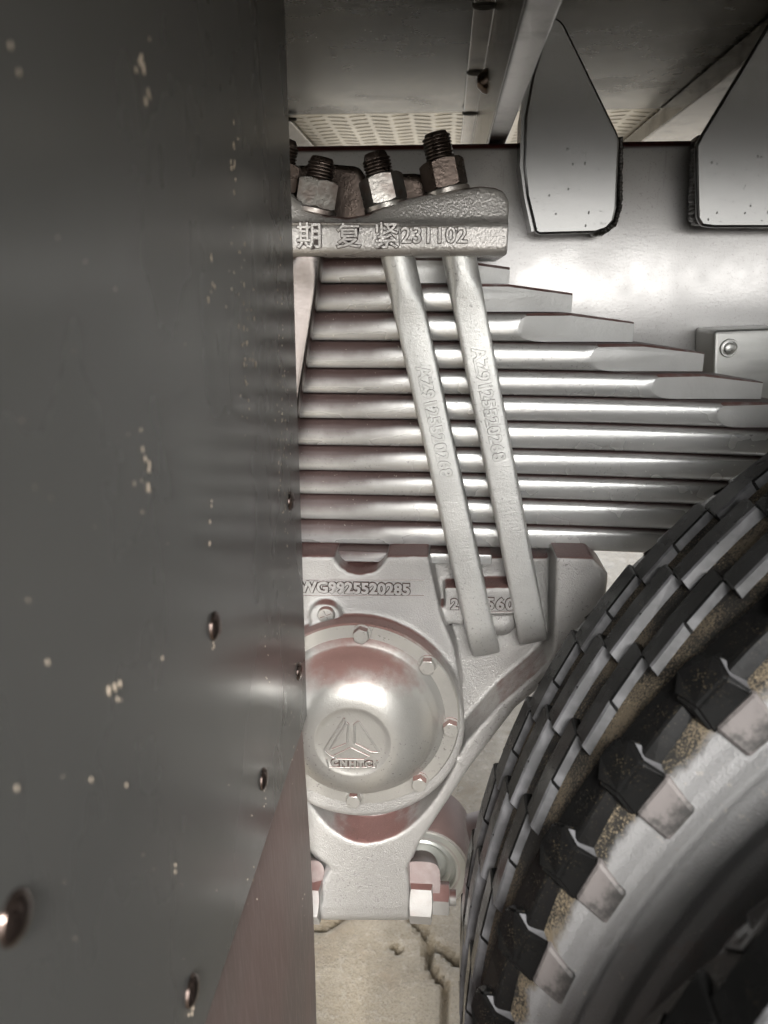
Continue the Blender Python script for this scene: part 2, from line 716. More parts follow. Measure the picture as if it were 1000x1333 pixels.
# ------------------------------------------------------------------ LOAD BED UNDERSIDE
FT = at(600, 185, .92).z                     # top of the frame rail
CEIL = FT + .125
bed = thing('truck_bed', 'stained steel underside of the load bed seen above the frame rail', 'truck bed', (.1, 1.4, CEIL))
ys_seam = atz(500, 148, CEIL).y
bm = bmesh.new()
box(bm, -1.6, 2.2, -.05, ys_seam - .003, CEIL, CEIL + .006, .001, 1)
obj('floor_plate', bm, MAT['bed'], bed)
bm = bmesh.new()
box(bm, -1.6, 2.2, ys_seam + .003, 2.6, CEIL + .001, CEIL + .007, .001, 1)
obj('checker_plate', bm, MAT['checker'], bed)
bm = bmesh.new()
box(bm, -1.6, 2.2, -.115, -.055, CEIL - .085, CEIL + .006, .004, 2)
obj('side_rail', bm, MAT['hole'], bed, smooth=0)
bm = bmesh.new()                              # tread ridges pressed in the checker plate
b = bmesh.new()
for ix in range(-12, 30):
    for iy in range(0, 18):
        x = -.30 + ix * .036
        y = ys_seam + .02 + iy * .030 + (.006 if ix % 2 else 0)
        a = R(20 if ix % 2 else -20)
        q = [(-.017, 0), (0, .0020), (.017, 0), (0, -.0020)]
        lo = [b.verts.new((x + u * cos(a) - v * sin(a), y + u * sin(a) + v * cos(a), CEIL + .001)) for u, v in q]
        tp = [b.verts.new((x + .75 * u * cos(a) - .3 * v * sin(a), y + .75 * u * sin(a) + .3 * v * cos(a), CEIL + .0001)) for u, v in q]
        for k in range(4):
            b.faces.new((lo[k], lo[(k + 1) % 4], tp[(k + 1) % 4], tp[k]))
        b.faces.new(tp)
bmesh.ops.recalc_face_normals(b, faces=b.faces)
add(bm, b)
o = obj('tread_ridges', bm, MAT['checker'], bed, smooth=0)
o['kind'] = 'stuff'


def crossmember(xl, xw0, xw1, y0=.50):
    """flange strip under the floor, upright web and bottom flange, running away from the camera"""
    bm = bmesh.new()
    y1 = 2.5
    f0, f1 = sorted((xl, xw0))
    box(bm, f0, f1, y0, y1, CEIL - .006, CEIL - .0005, .001, 1)
    s0, s1 = sorted((xw0, xw0 + .006 * (1 if xw1 > xw0 else -1)))
    box(bm, s0, s1, y0, y1, FT + .008, CEIL - .0065, .001, 1)
    g0, g1 = sorted((xw0, xw1))
    box(bm, g0, g1, y0, y1, FT + .002, FT + .0075, .001, 1)
    return bm


xa = atz(603, 150, CEIL).x
xb = atz(637, 178, FT + .004).x
xc = atz(661, 178, FT + .004).x
cm = obj('crossmember', crossmember(xa, xb, xc), MAT['beam'], bed, smooth=0)
for px, py in ((612, 148), (620, 95), (631, 8)):
    p = atz(px, py, CEIL - .0065)
    bm = bmesh.new()
    lathe(bm, [(0, 0), (.0105, 0), (.0125, .0012), (.0125, .004)], M.Translation((p.x, p.y, CEIL - .0078)) @ M.Diagonal((1, .75, 1, 1)), 20)
    obj('slot', bm, MAT['hole'], cm)
bm = bmesh.new()
p = at(661, 42, .80)
lathe(bm, [(0, .012), (.006, .011), (.012, .005), (.014, 0), (.014, -.004), (0, -.004)], frame((xb - .0005, 1.02, (FT + CEIL) / 2 + .02), (-1, 0, 0)), 20)
obj('bolt', bm, MAT['darknut'], cm)
xr = atz(857, 168, CEIL - .03).x
bm = bmesh.new()
box(bm, xr, xr + .14, .89, 2.5, CEIL - .03, CEIL - .0005, .002, 1)
cm2 = obj('crossmember', bm, MAT['beam'], bed, smooth=0)
xl0 = atz(372, 147, CEIL).x
cm3 = obj('crossmember', crossmember(xl0, xl0 - .035, xl0 - .06), MAT['beam'], bed, smooth=0)
p = atz(378, 156, CEIL - .0065)
bm = bmesh.new()
lathe(bm, [(0, 0), (.009, 0), (.011, .0012), (.011, .004)], M.Translation((p.x, p.y, CEIL - .0078)) @ M.Diagonal((1, .7, 1, 1)), 20)
obj('slot', bm, MAT['hole'], cm3)

# ------------------------------------------------------------------ FRAME RAIL
YW = .92
fr = thing('frame_rail', 'grey painted steel frame rail with two welded brackets behind the leaf spring', 'frame rail', (.2, YW, FT - .3))
bm = bmesh.new()
ro = .012
sec = [(YW + .09, FT), (YW + ro, FT)]
for k in range(1, 6):
    a = pi / 2 + k * pi / 12
    sec.append((YW + ro + ro * cos(a), FT - ro + ro * sin(a)))
zb = FT - .32
sec += [(YW, zb + ro), (YW + ro * .3, zb + ro * .3), (YW + ro, zb), (YW + .09, zb), (YW + .09, zb + .008), (YW + .012, zb + .008), (YW + .008, zb + .012),
        (YW + .008, FT - .012), (YW + .012, FT - .008), (YW + .09, FT - .008)]
b = bmesh.new()
A = [b.verts.new((-1.4, q[0], q[1])) for q in sec]
C = [b.verts.new((2.2, q[0], q[1])) for q in sec]
for i in range(len(sec)):
    j = (i + 1) % len(sec)
    b.faces.new((A[i], A[j], C[j], C[i]))
b.faces.new(A)
b.faces.new(C[::-1])
bmesh.ops.recalc_face_normals(b, faces=b.faces)
add(bm, b)
obj('rail', bm, MAT['frame'], fr)
bm = bmesh.new()                       # the opposite rail of the ladder frame, closing the view under the bed
for (y0, y1, z0, z1) in ((1.76, 1.768, zb, FT), (1.69, 1.76, FT - .008, FT), (1.69, 1.76, zb, zb + .008)):
    box(bm, -1.4, 2.2, y0, y1, z0, z1, .001, 1)
obj('opposite_rail', bm, MAT['beam'], fr)

# gusset plates welded to the web: the face stands proud, the left edge folds back to the web
YG = .872


def gusset(outline, fold_edge, weld_pts):
    bm = bmesh.new()
    prism(bm, pxs(outline, YG), YG, YG + .009, .0025, 2)
    # folded flange on the left edge
    path = [at(x, y, YG + .006) for x, y in fold_edge]
    prof = lambda i, t: [(-.004, 0), (.004, 0), (.004, -.044), (-.004, -.044)]
    tube(bm, path, prof, up=(0, -1, 0))
    o = obj('bracket_plate', bm, MAT['gusset'], fr, 14)
    wb = bmesh.new()
    random.seed(3)
    for (a, c) in zip(weld_pts, weld_pts[1:]):
        n = max(2, int(math.hypot(a[0] - c[0], a[1] - c[1]) / 4.5))
        for k in range(n):
            f = (k + random.random() * .3) / n
            q = at(a[0] + (c[0] - a[0]) * f, a[1] + (c[1] - a[1]) * f, YG + .022)
            s = bmesh.new()
            bmesh.ops.create_icosphere(s, subdivisions=1, radius=1)
            add(wb, s, M.Translation(q) @ M.Rotation(random.uniform(-.5, .5), 4, 'Y') @ M.Diagonal(((.0042 * random.uniform(.8, 1.25)), .024, .0046 * random.uniform(.8, 1.2), 1)))
    w_ = obj('weld_bead', wb, MAT['weld'], o, 0)
    w_.data.shade_smooth()
    return o


g1 = gusset([(722, 22), (728, 24), (735, 31), (804, 172), (807, 182), (803, 270), (799, 288), (790, 298), (775, 303), (702, 305), (697, 302), (694, 288), (686, 255), (682, 215), (684, 150), (694, 95), (714, 34)],
            [(722, 24), (694, 95), (684, 150), (682, 215), (688, 258), (697, 300)], [(804, 185), (803, 270), (797, 292), (785, 301), (770, 304)])
g2 = gusset([(1015, 8), (1120, 8), (1200, 170), (1200, 296), (930, 296), (914, 294), (908, 284), (906, 190), (912, 178)],
            [(1200, 170), (1200, 230), (1200, 290)], [(908, 182), (906, 240), (905, 284), (912, 293)])
random.seed(11)
for gg, (xa_, xb_, ya_, yb_), nn in ((g1, (705, 795, 110, 295), 60), (g2, (920, 1000, 150, 290), 40)):
    bm = bmesh.new()
    for k in range(nn):
        px, py = random.uniform(xa_, xb_), random.uniform(ya_, yb_)
        if py < 190 and not (xa_ + 5 < px < xb_ - 40):
            continue
        q = at(px, py, YG)
        r = random.choice((.0004, .0005, .0006, .0010))
        s = bmesh.new()
        bmesh.ops.create_icosphere(s, subdivisions=1, radius=1)
        add(bm, s, M.Translation(q) @ M.Diagonal((r, r * .45, r * random.uniform(.9, 1.8), 1)))
    o = obj('water_drops', bm, MAT['gusset'], gg, 0)
    o.data.shade_smooth()
    o['kind'] = 'stuff'

# plate with a screw, bolted on the web at right
YP = .855
bp = bmesh.new()
prism(bp, pxs([(930, 430), (1100, 424), (1100, 560), (926, 560)], YP), YP, YW, .004, 3)
bp_o = obj('backing_plate', bp, MAT['bare'], fr, 14)
bm = bmesh.new()
q = at(949, 453, YP)
lathe(bm, [(0, .0045), (.0045, .0045), (.0058, .0035), (.0058, .001), (.0075, .0006), (.0078, .003), (.0090, .003), (.0098, .0008), (.0098, -.004), (0, -.004)], frame(q, (0, -1, 0)), 32)
obj('screw', bm, MAT['bare'], bp_o, 40)

# ------------------------------------------------------------------ LEAF SPRING
YS = .735
spring = thing('leaf_spring', 'silver painted pack of eleven stacked steel spring leaves', 'leaf spring', (.0, YS + .045, .85))
ybound = [335, 369, 406, 444, 480, 513, 546, 581, 614, 645, 678, 709]
zb_ = [at(400, y, YS).z for y in ybound]
ends_px = [664, 746, 826, 918, 995, 1078, 1160, 1245, 1330, 1410, 1500]
X0 = at(455, 500, YS).x
LW = .088


def leaf(i):
    z1, z0 = zb_[i] - .0004, zb_[i + 1] + .0004
    t = z1 - z0
    zc = (z0 + z1) / 2
    xe = at(ends_px[i], (ybound[i] + ybound[i + 1]) / 2, YS + .03).x
    xs_ = X0 - (xe - X0)
    bul = .0075
    prof = []
    n = 12
    for k in range(n + 1):
        a = -pi / 2 + pi * k / n
        c, s_ = cos(a), sin(a)
        prof.append((bul - bul * abs(c) ** .8, t / 2 * abs(s_) ** .85 * (1 if s_ > 0 else -1)))
    back = [(LW - q[0], q[1]) for q in reversed(prof)]
    prof = prof + back
    b = bmesh.new()
    N = 40
    rings = []
    for k in range(N + 1):
        x = xs_ + (xe - xs_) * k / N
        dz = -.055 * max(0, abs(x - X0) - .10) ** 2
        # the upper side of each leaf end is tapered by forging
        tap = max(0, (.062 - (xe - x)) / .062) if x > X0 else max(0, (.062 - (x - xs_)) / .062)
        rings.append([b.verts.new((x, YS + q[0], zc + dz + q[1] - (.0075 * tap * (q[1] / t + .5)))) for q in prof])
    for A, C in zip(rings, rings[1:]):
        for j in range(len(prof)):
            jj = (j + 1) % len(prof)
            b.faces.new((A[j], A[jj], C[jj], C[j]))
    b.faces.new(rings[0])
    b.faces.new(rings[-1][::-1])
    # trimmed corners at the ends: flat vertical facets
    a = R(16)
    L = .112
    for sx, ex in ((1, xe), (-1, xs_)):
        for fy, y0 in ((1, YS), (-1, YS + LW)):
            nrm = V((sx * sin(a), -fy * cos(a), 0))
            pt = V((ex - sx * L, y0, zc))
            bmesh.ops.bisect_plane(b, geom=list(b.verts) + list(b.edges) + list(b.faces), plane_co=pt, plane_no=nrm, clear_outer=True, dist=1e-6)
            ed = [e for e in b.edges if e.is_boundary]
            if ed:
                bmesh.ops.holes_fill(b, edges=ed)
    bmesh.ops.recalc_face_normals(b, faces=b.faces)
    # ground-off upper front edge of the trimmed end, level first and then following the forged taper
    nf = V((sin(a), -cos(a), 0))
    for slope in (0, .0075 / .062):
        p0 = V((xe - .062, YS + (L - .062) * math.tan(a), z1 - .055 * max(0, abs(xe - .062 - X0) - .10) ** 2))
        d_ = V((cos(a), sin(a), -slope)).normalized()
        up_ = nf.cross(d_)
        if up_.z < 0:
            up_ = -up_
        nn = (nf + up_).normalized()
        nn = (nn - d_ * nn.dot(d_)).normalized()
        bmesh.ops.bisect_plane(b, geom=list(b.verts) + list(b.edges) + list(b.faces), plane_co=p0 - nn * .0016, plane_no=nn, clear_outer=True, dist=1e-6)
        ed = [e for e in b.edges if e.is_boundary]
        if ed:
            bmesh.ops.holes_fill(b, edges=ed)
    bmesh.ops.recalc_face_normals(b, faces=b.faces)
    return b


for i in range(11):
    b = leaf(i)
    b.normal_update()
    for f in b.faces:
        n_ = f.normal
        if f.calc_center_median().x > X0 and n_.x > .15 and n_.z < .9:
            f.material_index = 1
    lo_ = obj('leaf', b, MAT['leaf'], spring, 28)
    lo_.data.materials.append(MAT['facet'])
# flat pad between the last leaf and the saddle
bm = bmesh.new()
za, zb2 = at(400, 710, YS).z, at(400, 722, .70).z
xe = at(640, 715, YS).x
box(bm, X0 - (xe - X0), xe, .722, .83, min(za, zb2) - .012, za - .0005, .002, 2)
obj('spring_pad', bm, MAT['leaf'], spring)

# ------------------------------------------------------------------ CLAMP PLATE ON TOP
YC = .688
clamp = thing('clamp_plate', 'heavy cast spring clamp plate with raised characters, below the dark nuts', 'clamp plate', (X0, YC + .07, zb_[0]))
# upper outline: (px, py of the upper front edge, extra depth where the slope meets the seat)
top = [(250, 246), (270, 222), (300, 232), (322, 262), (338, 262), (352, 250), (366, 240), (384, 258), (402, 272), (421, 281), (452, 284), (482, 279), (500, 268), (525, 261), (548, 255), (575, 251), (600, 247), (625, 243), (645, 245), (656, 250), (663, 262)]
bot = 333
lip = 289
b = bmesh.new()
cols = []
zbot = at(500, bot, YC).z
zlip = at(500, lip, YC).z
for k in range(len(top) * 4 - 3):
    f = k / 4
    i = int(f)
    u = f - i
    if i >= len(top) - 1:
        i, u = len(top) - 2, 1.0
    px = top[i][0] + (top[i + 1][0] - top[i][0]) * u
    py = top[i][1] + (top[i + 1][1] - top[i][1]) * u
    q = at(px, py, YC + .0075)
    x = q.x
    zt = max(q.z, zlip + .002)
    pr = [(YC + .006, zbot), (YC + .001, zbot + .003), (YC, zbot + .007), (YC, zlip - .004), (YC + .001, zlip - .001), (YC + .0035, zlip + .0005), (YC + .0045, zlip + .002)]
    for s in (.25, .5, .75):
        pr.append((YC + .0045 + (.0030) * s, zlip + .002 + (zt - zlip - .002) * s))
    pr += [(YC + .0078, zt - .0005), (YC + .0105, zt + .0008), (YC + .05, zt + .002), (YC + .07, zt + .002), (YC + .075, zt - .005), (YC + .15, zt - .01), (YC + .15, zbot)]
    cols.append([b.verts.new((x, y, z)) for y, z in pr])
for A, C in zip(cols, cols[1:]):
    for j in range(len(A)):
        jj = (j + 1) % len(A)
        b.faces.new((A[j], A[jj], C[jj], C[j]))
b.faces.new(cols[0])
b.faces.new(cols[-1][::-1])
bmesh.ops.recalc_face_normals(b, faces=b.faces)
bm = bmesh.new()
add(bm, b)
o = obj('casting', bm, MAT['plate'], clamp, 0)
modmesh(o, [('REMESH', dict(mode='VOXEL', voxel_size=.0016)), ('SMOOTH', dict(factor=.5, iterations=6))])
o.data.shade_smooth()
bm = bmesh.new()
prism(bm, pxs([(300, 300), (300, 230), (345, 222), (385, 214), (432, 212), (468, 216), (476, 232), (500, 226), (545, 224), (557, 232), (566, 300)], YC + .085), YC + .085, YC + .15, .004, 3)
rbk = obj('rear_block', bm, MAT['darknut'], clamp, 0)
modmesh(rbk, [('REMESH', dict(mode='VOXEL', voxel_size=.002)), ('SMOOTH', dict(factor=.5, iterations=8))])
rbk.data.shade_smooth()
# ledge line above the characters and the boxed date
zt_ = at(500, 292, YC).z
for txt, px, sz in (('期', 403, .0225), ('复', 454, .0215), ('紧', 503, .0225)):
    lettering(txt, MAT['plate'], sz, (1, 0, 0), (0, 0, 1), at(px, 309, YC - .0002), clamp, .0011, .0, 'raised_character', edge=.0008)
lettering('231102', MAT['plate'], .0180, (1, 0, 0), (0, 0, 1), at(565, 307, YC - .0002), clamp, .0010, .0, 'raised_number', spacing=1.05, edge=.0008)
bm = bmesh.new()
for (ax, ay, bx_, by_) in ((520, 296, 604, 294), (520, 296, 521, 320), (380, 291, 520, 291), (604, 294, 605, 300)):
    p0, p1 = at(ax, ay, YC), at(bx_, by_, YC)
    tube(bm, [p0, p0.lerp(p1, .5), p1], lambda i, t: circ(.0011, 8))
obj('raised_border', bm, MAT['plate'], clamp)

# ------------------------------------------------------------------ U-BOLTS: front leg, bend under the saddle, rear leg, nuts on top
YU = .713


def threads(bm, p, d, r, L, pitch=.0030):
    prof = [(0, 0), (r * .86, 0)]
    n = int(L / pitch)
    for k in range(n):
        z = k * pitch
        prof += [(r * .86, z), (r, z + pitch * .4), (r, z + pitch * .6), (r * .86, z + pitch * .98)]
    prof += [(r * .84, L), (r * .74, L + .0025), (0, L + .0025)]
    lathe(bm, prof, frame(p, d), 28)


UMAT = []


def u_bolt(label, top_px, nut_px, bot_px, flat_from, number, steel, dark, rodmat='rod'):
    a, z = at(*top_px, YU), at(*bot_px, YU)
    ax = (a - z).normalized()                       # upward along the leg
    root = thing('u_bolt', label, 'u-bolt', at(top_px[0] * .5 + bot_px[0] * .5, (top_px[1] + bot_px[1]) * .5, YU), 'U-bolts clamping the spring')
    nutc = at(*nut_px, YU)
    s = (nutc - z).dot(ax)
    nc = z + ax * s                                  # nut centre on the axis
    tl = (a - z).length
    # rod: round shank at the top, forged flat below
    path, kinds = [], []
    zs = s + .0
    n = 46
    bend = .030
    for k in range(n + 1):
        d_ = zs - (zs - bend) * k / n
        path.append(z + ax * d_)
        kinds.append(d_)
    for k in range(1, 9):
        an = pi / 2 * k / 8
        path.append(z + ax * (bend - bend * sin(an)) + V((0, bend * (1 - cos(an)), 0)))
        kinds.append(0)
    path.append(path[-1] + V((0, .10, 0)))
    kinds.append(0)
    back = path[-1] + V((0, .012, .02))
    path.append(back)
    kinds.append(0)
    for k in range(1, 6):
        path.append(back + ax * (s - .08) * k / 5)
        kinds.append(0)
    L0 = s - flat_from
    def prof(i, t):
        d_ = kinds[i]
        f = max(0, min(1, (L0 - d_) / .035)) if i <= n + 8 else 1
        f = f * f * (3 - 2 * f)
        e = 2 + 5 * f
        return superell(.0148 - .0005 * f, .0146 - .0038 * f, e, 28)
    def up(i):
        tg = (V(path[min(i + 1, len(path) - 1)]) - V(path[max(i - 1, 0)])).normalized()
        side = V((1, 0, 0)) - ax * ax.x
        return side.cross(tg) if abs(tg.y) > .02 or i <= n else V((0, 1, 0))
    def up2(i):
        tg = (V(path[min(i + 1, len(path) - 1)]) - V(path[max(i - 1, 0)])).normalized()
        side = (V((1, 0, 0)) - ax * ax.x).normalized()
        return tg.cross(side)
    bm = bmesh.new()
    tube(bm, path, prof, up=up2)
    rod = obj('rod', bm, MAT[rodmat], root, 40)
    bm = bmesh.new()
    threads(bm, nc + ax * .008, ax, .0122, tl - s - .010, .0027)
    obj('thread', bm, MAT['darknut'] if dark else MAT['steelnut'], root, 30)
    bm = bmesh.new()
    hexnut(bm, nc - ax * .0135, ax, .0335, .0235, rot=R(dark), hole=.0118)
    obj('nut', bm, steel, root, 25)
    bm = bmesh.new()
    cyl(bm, nc - ax * .0185, ax, .0198, .0055, 40, .001)
    obj('washer', bm, MAT['steelnut'], root, 40)
    if number:
        o_ = at(*number, YU)
        q = z + ax * ((o_ - z).dot(ax)) + V((0, -.0111, 0))
        lettering('AZ9125520268', MAT['rod'], .0158, -ax, (1, 0, 0), q, root, .0007, .0002, 'raised_number', spacing=1.06, bevel=.0004, edge=.0004)
    return root


u_bolt('silver u-bolt with raised number on its leg, left of the pair beside the hub cap', (488, 200), (498, 245), (633, 852), .085, (561, 549), MAT['steelnut'], 62)
u_bolt('silver u-bolt on the right, topmost nut, outermost of the leg pair', (567, 174), (582, 224), (695, 836), .085, (634, 526), MAT['darknut'], 66)
u_bolt('u-bolt with grey nut whose leg leans left along the dark panel', (420, 206), (410, 250), (322, 852), .05, None, MAT['steelnut'], 100, 'shadedrod')
u_bolt('mostly hidden u-bolt with its nut at the black panel edge', (372, 182), (356, 226), (262, 836), .05, None, MAT['darknut'], 96, 'shadedrod')

# ------------------------------------------------------------------ SADDLE CASTING UNDER THE SPRING
YF = .700
saddle = thing('axle_saddle', 'silver cast axle saddle with red primer pockets carrying the round hub cap', 'axle saddle', at(470, 1195, YF))
bm = bmesh.new()
CX, CY = 466, 934
# back web
prism(bm, pxs([(300, 726), (700, 726), (768, 728), (785, 750), (782, 790), (737, 866), (671, 922), (612, 999), (565, 1069), (545, 1100), (530, 1140), (425, 1140), (404, 1110), (385, 1060), (330, 980), (262, 900), (170, 800), (170, 724)], .735), .735, .80)
# front rim and neck
RIB = .690
rim_out = [(772, 727), (793, 748), (788, 792), (738, 868), (671, 923), (612, 1000), (566, 1069), (546, 1100), (530, 1132), (533, 1150), (533, 1184), (419, 1184), (419, 1150), (430, 1132), (404, 1110), (385, 1064), (340, 985), (300, 900), (250, 850)]
rim_in = [(270, 850), (325, 890), (362, 960), (388, 1018), (396, 1032), (406, 1050), (418, 1066), (432, 1081), (448, 1091), (464, 1097), (480, 1098), (497, 1095), (514, 1089), (530, 1080), (545, 1067), (558, 1052), (570, 1036), (582, 1016), (594, 992), (606, 968), (650, 918), (696, 879), (714, 861), (722, 842), (724, 726)]
prism(bm, pxs(rim_out + rim_in, RIB), RIB, .75)
# upper face with the notch and the shoulder round the hub
prism(bm, pxs([(250, 724), (434, 724), (441, 736), (452, 745), (470, 748), (488, 744), (498, 735), (505, 724), (558, 724), (566, 760), (574, 800), (592, 845), (602, 900), (590, 970), (540, 1025), (470, 1040), (400, 1025), (330, 970), (250, 900)], YF), YF, .76)
# hub housing
hc = at(CX, CY, YF)
hc = at(CX + 1, CY - 8, YF)
hr = (at(603, CY, YF) - at(CX, CY, YF)).x
lathe(bm, [(0, -.02), (hr, -.02), (hr, .024), (hr - .003, .027), (0, .027)], frame(hc, (0, -1, 0)), 72)
# lower boss, axis along the truck
pb0, pb1 = at(419, 1166, .715), at(534, 1166, .715)
cyl(bm, pb0, pb1 - pb0, .0245, (pb1 - pb0).length, 32, .002, (0, 0, 1))
# pocket bosses: pad behind the u-bolt bends and a hanging boss
prism(bm, pxs([(578, 765), (612, 765), (613, 800), (600, 815), (582, 812), (580, 800)], .712), .712, .76)
prism(bm, pxs([(628, 765), (668, 765), (670, 800), (630, 801)], .706), .706, .76)
pc = at(652, 806, .722)
lathe(bm, [(0, -.02)] + [(.0165 * cos(a_), .0165 * sin(a_)) for a_ in (0, .4, .8, 1.2)] + [(0, .0165)], frame(pc + V((0, 0, .0)), (0, -.5, -1)), 28)
lathe(bm, [(0, -.03), (.0165, -.03), (.0165, 0), (0, .0)], frame(pc, (0, -.5, -1)), 28)
# screw boss by the lip
sb = at(425, 800, YF)
lathe(bm, [(0, -.01), (.018, -.01), (.0155, .010), (0, .010)], frame(sb, (0, -1, 0)), 28)
cast = obj('casting', bm, MAT['cast'], saddle, 0)
modmesh(cast, [('REMESH', dict(mode='VOXEL', voxel_size=.0019)), ('SMOOTH', dict(factor=.5, iterations=9))])
cast.data.shade_smooth()
lettering('WG9925520285', MAT['cast'], .0158, (1, 0, 0), (0, 0, 1), at(462, 766, YF - .0004), saddle, .0011, .0003, 'raised_number', spacing=1.02)
bm = bmesh.new()
for y in (756, 776):
    p0, p1 = at(385, y, YF), at(552, y, YF)
    tube(bm, [p0, p0.lerp(p1, .5), p1], lambda i, t: circ(.0009, 8))
obj('raised_border', bm, MAT['cast'], saddle)
lettering('2', MAT['cast'], .015, (1, 0, 0), (0, 0, 1), at(592, 787, .7115), saddle, .0009, .0002, 'raised_number')
lettering('560', MAT['cast'], .0165, (1, 0, 0), (0, 0, 1), at(651, 787, .7055), saddle, .0010, .0002, 'raised_number', spacing=1.15)
bm = bmesh.new()
for (ax, ay, bx_, by_) in ((631, 798, 668, 797), (668, 797, 667, 770)):
    p0, p1 = at(ax, ay, .706), at(bx_, by_, .706)
    tube(bm, [p0, p0.lerp(p1, .5), p1], lambda i, t: circ(.0010, 8))
obj('raised_border', bm, MAT['cast'], saddle)
bm = bmesh.new()
sb = at(425, 800, YF - .010)
lathe(bm, [(0, .0045), (.0075, .004), (.0088, .002), (.0088, -.002), (0, -.002)], frame(sb, (0, -1, 0)), 24)
for k in range(4):
    a = k * pi / 2 + .4
    d_ = V((cos(a), 0, sin(a)))
    tube(bm, [sb + V((0, -.0042, 0)) + d_ * .001, sb + V((0, -.0042, 0)) + d_ * .006], lambda i, t: circ(.0009, 6))
obj('plug', bm, MAT['cap'], saddle)

# ------------------------------------------------------------------ HUB CAP
YH = .664
hub = thing('hub_cap', 'round silver hub cap with a domed centre and embossed triangle emblem', 'hub cap', at(CX, CY, YH + .02))
hc = at(CX, CY, YH)
HR = (at(599, CY, YH) - hc).x
ri = HR * .845
bm = bmesh.new()
lathe(bm, [(0, -.018), (HR - .002, -.018), (HR, -.016), (HR, -.002), (HR - .0015, 0), (ri, 0), (ri, -.004), (0, -.004)], frame(hc, (0, -1, 0)), 96)
obj('flange_ring', bm, MAT['cap'], hub, 35)
prof = [(ri + .004, -.003), (ri, .0015), (ri - .004, .0045)]
D = .044
r0 = HR * .37
for k in range(0, 13):
    a = k / 12
    r = (ri - .006) + (r0 - (ri - .006)) * a
    z = .006 + (D - .006) * (1 - (1 - a) ** 1.9) ** .75
    prof.append((r, z))
prof += [(r0 - .0015, D + .0002), (r0 - .003, D - .0006), (r0 - .008, D - .001), (r0 * .5, D - .0006), (0, D - .0004)]
bm = bmesh.new()
lathe(bm, prof, frame(hc, (0, -1, 0)), 96)
obj('dome', bm, MAT['cap'], hub, 40)
rb_ = (HR + ri) / 2 - .001
for k in range(8):
    a = pi / 2 - .05 + k * pi / 4
    p = hc + V((rb_ * cos(a), .001, rb_ * sin(a)))
    bm = bmesh.new()
    cyl(bm, p, (0, -1, 0), .0092, .0022, 24, .0005)
    hexnut(bm, p + V((0, -.0022, 0)), (0, -1, 0), .0135, .0085, rot=.2 + k * .35, both=False)
    obj('bolt', bm, MAT['cap'], hub, 25)
# small casting studs on the dome
for px, py, r in ((499, 869, .0062), (419, 876, .0056)):
    p = at(px, py, YH - .012)
    bm = bmesh.new()
    lathe(bm, [(0, .008), (r * .8, .0075), (r, .006), (r * 1.1, -.012), (0, -.012)], frame(p, (0, -1, 0)), 20)
    obj('stud', bm, MAT['cap'], hub)
YE = YH - D + .0005
EX, EY = 458, 966                      # emblem centre in the photograph
bm = bmesh.new()
em = [[(450.5, 940), (448.5, 935), (422, 977), (430, 984), (435, 986.5)],
      [(450.5, 940), (453.5, 943), (452, 968), (429, 977), (450.5, 941)],
      [(461, 944), (467, 939), (493.5, 979.5), (483, 979), (462, 968), (461.5, 944)],
      [(457, 973.5), (435, 984), (438, 988), (474, 989), (481, 985), (457, 973.5)]]
for pl in em:
    pts = [at(x, y, YE) for x, y in pl]
    for p0, p1 in zip(pts, pts[1:]):
        tube(bm, [p0, p0.lerp(p1, .5), p1], lambda i, t: circ(.0011, 8))
pts = [at(x, y, YE) for x, y in ((425, 988), (427, 996), (428, 999), (489, 999), (491, 990))]
for p0, p1 in zip(pts, pts[1:]):
    tube(bm, [p0, p0.lerp(p1, .5), p1], lambda i, t: circ(.0009, 8))
obj('emblem', bm, MAT['cap'], hub, 60)
lettering('CNHTC', MAT['cap'], .0090, (1, 0, 0), (0, 0, 1), at(458, 994, YE + .0003), hub, .0009, .0003, 'raised_lettering', spacing=1.35)

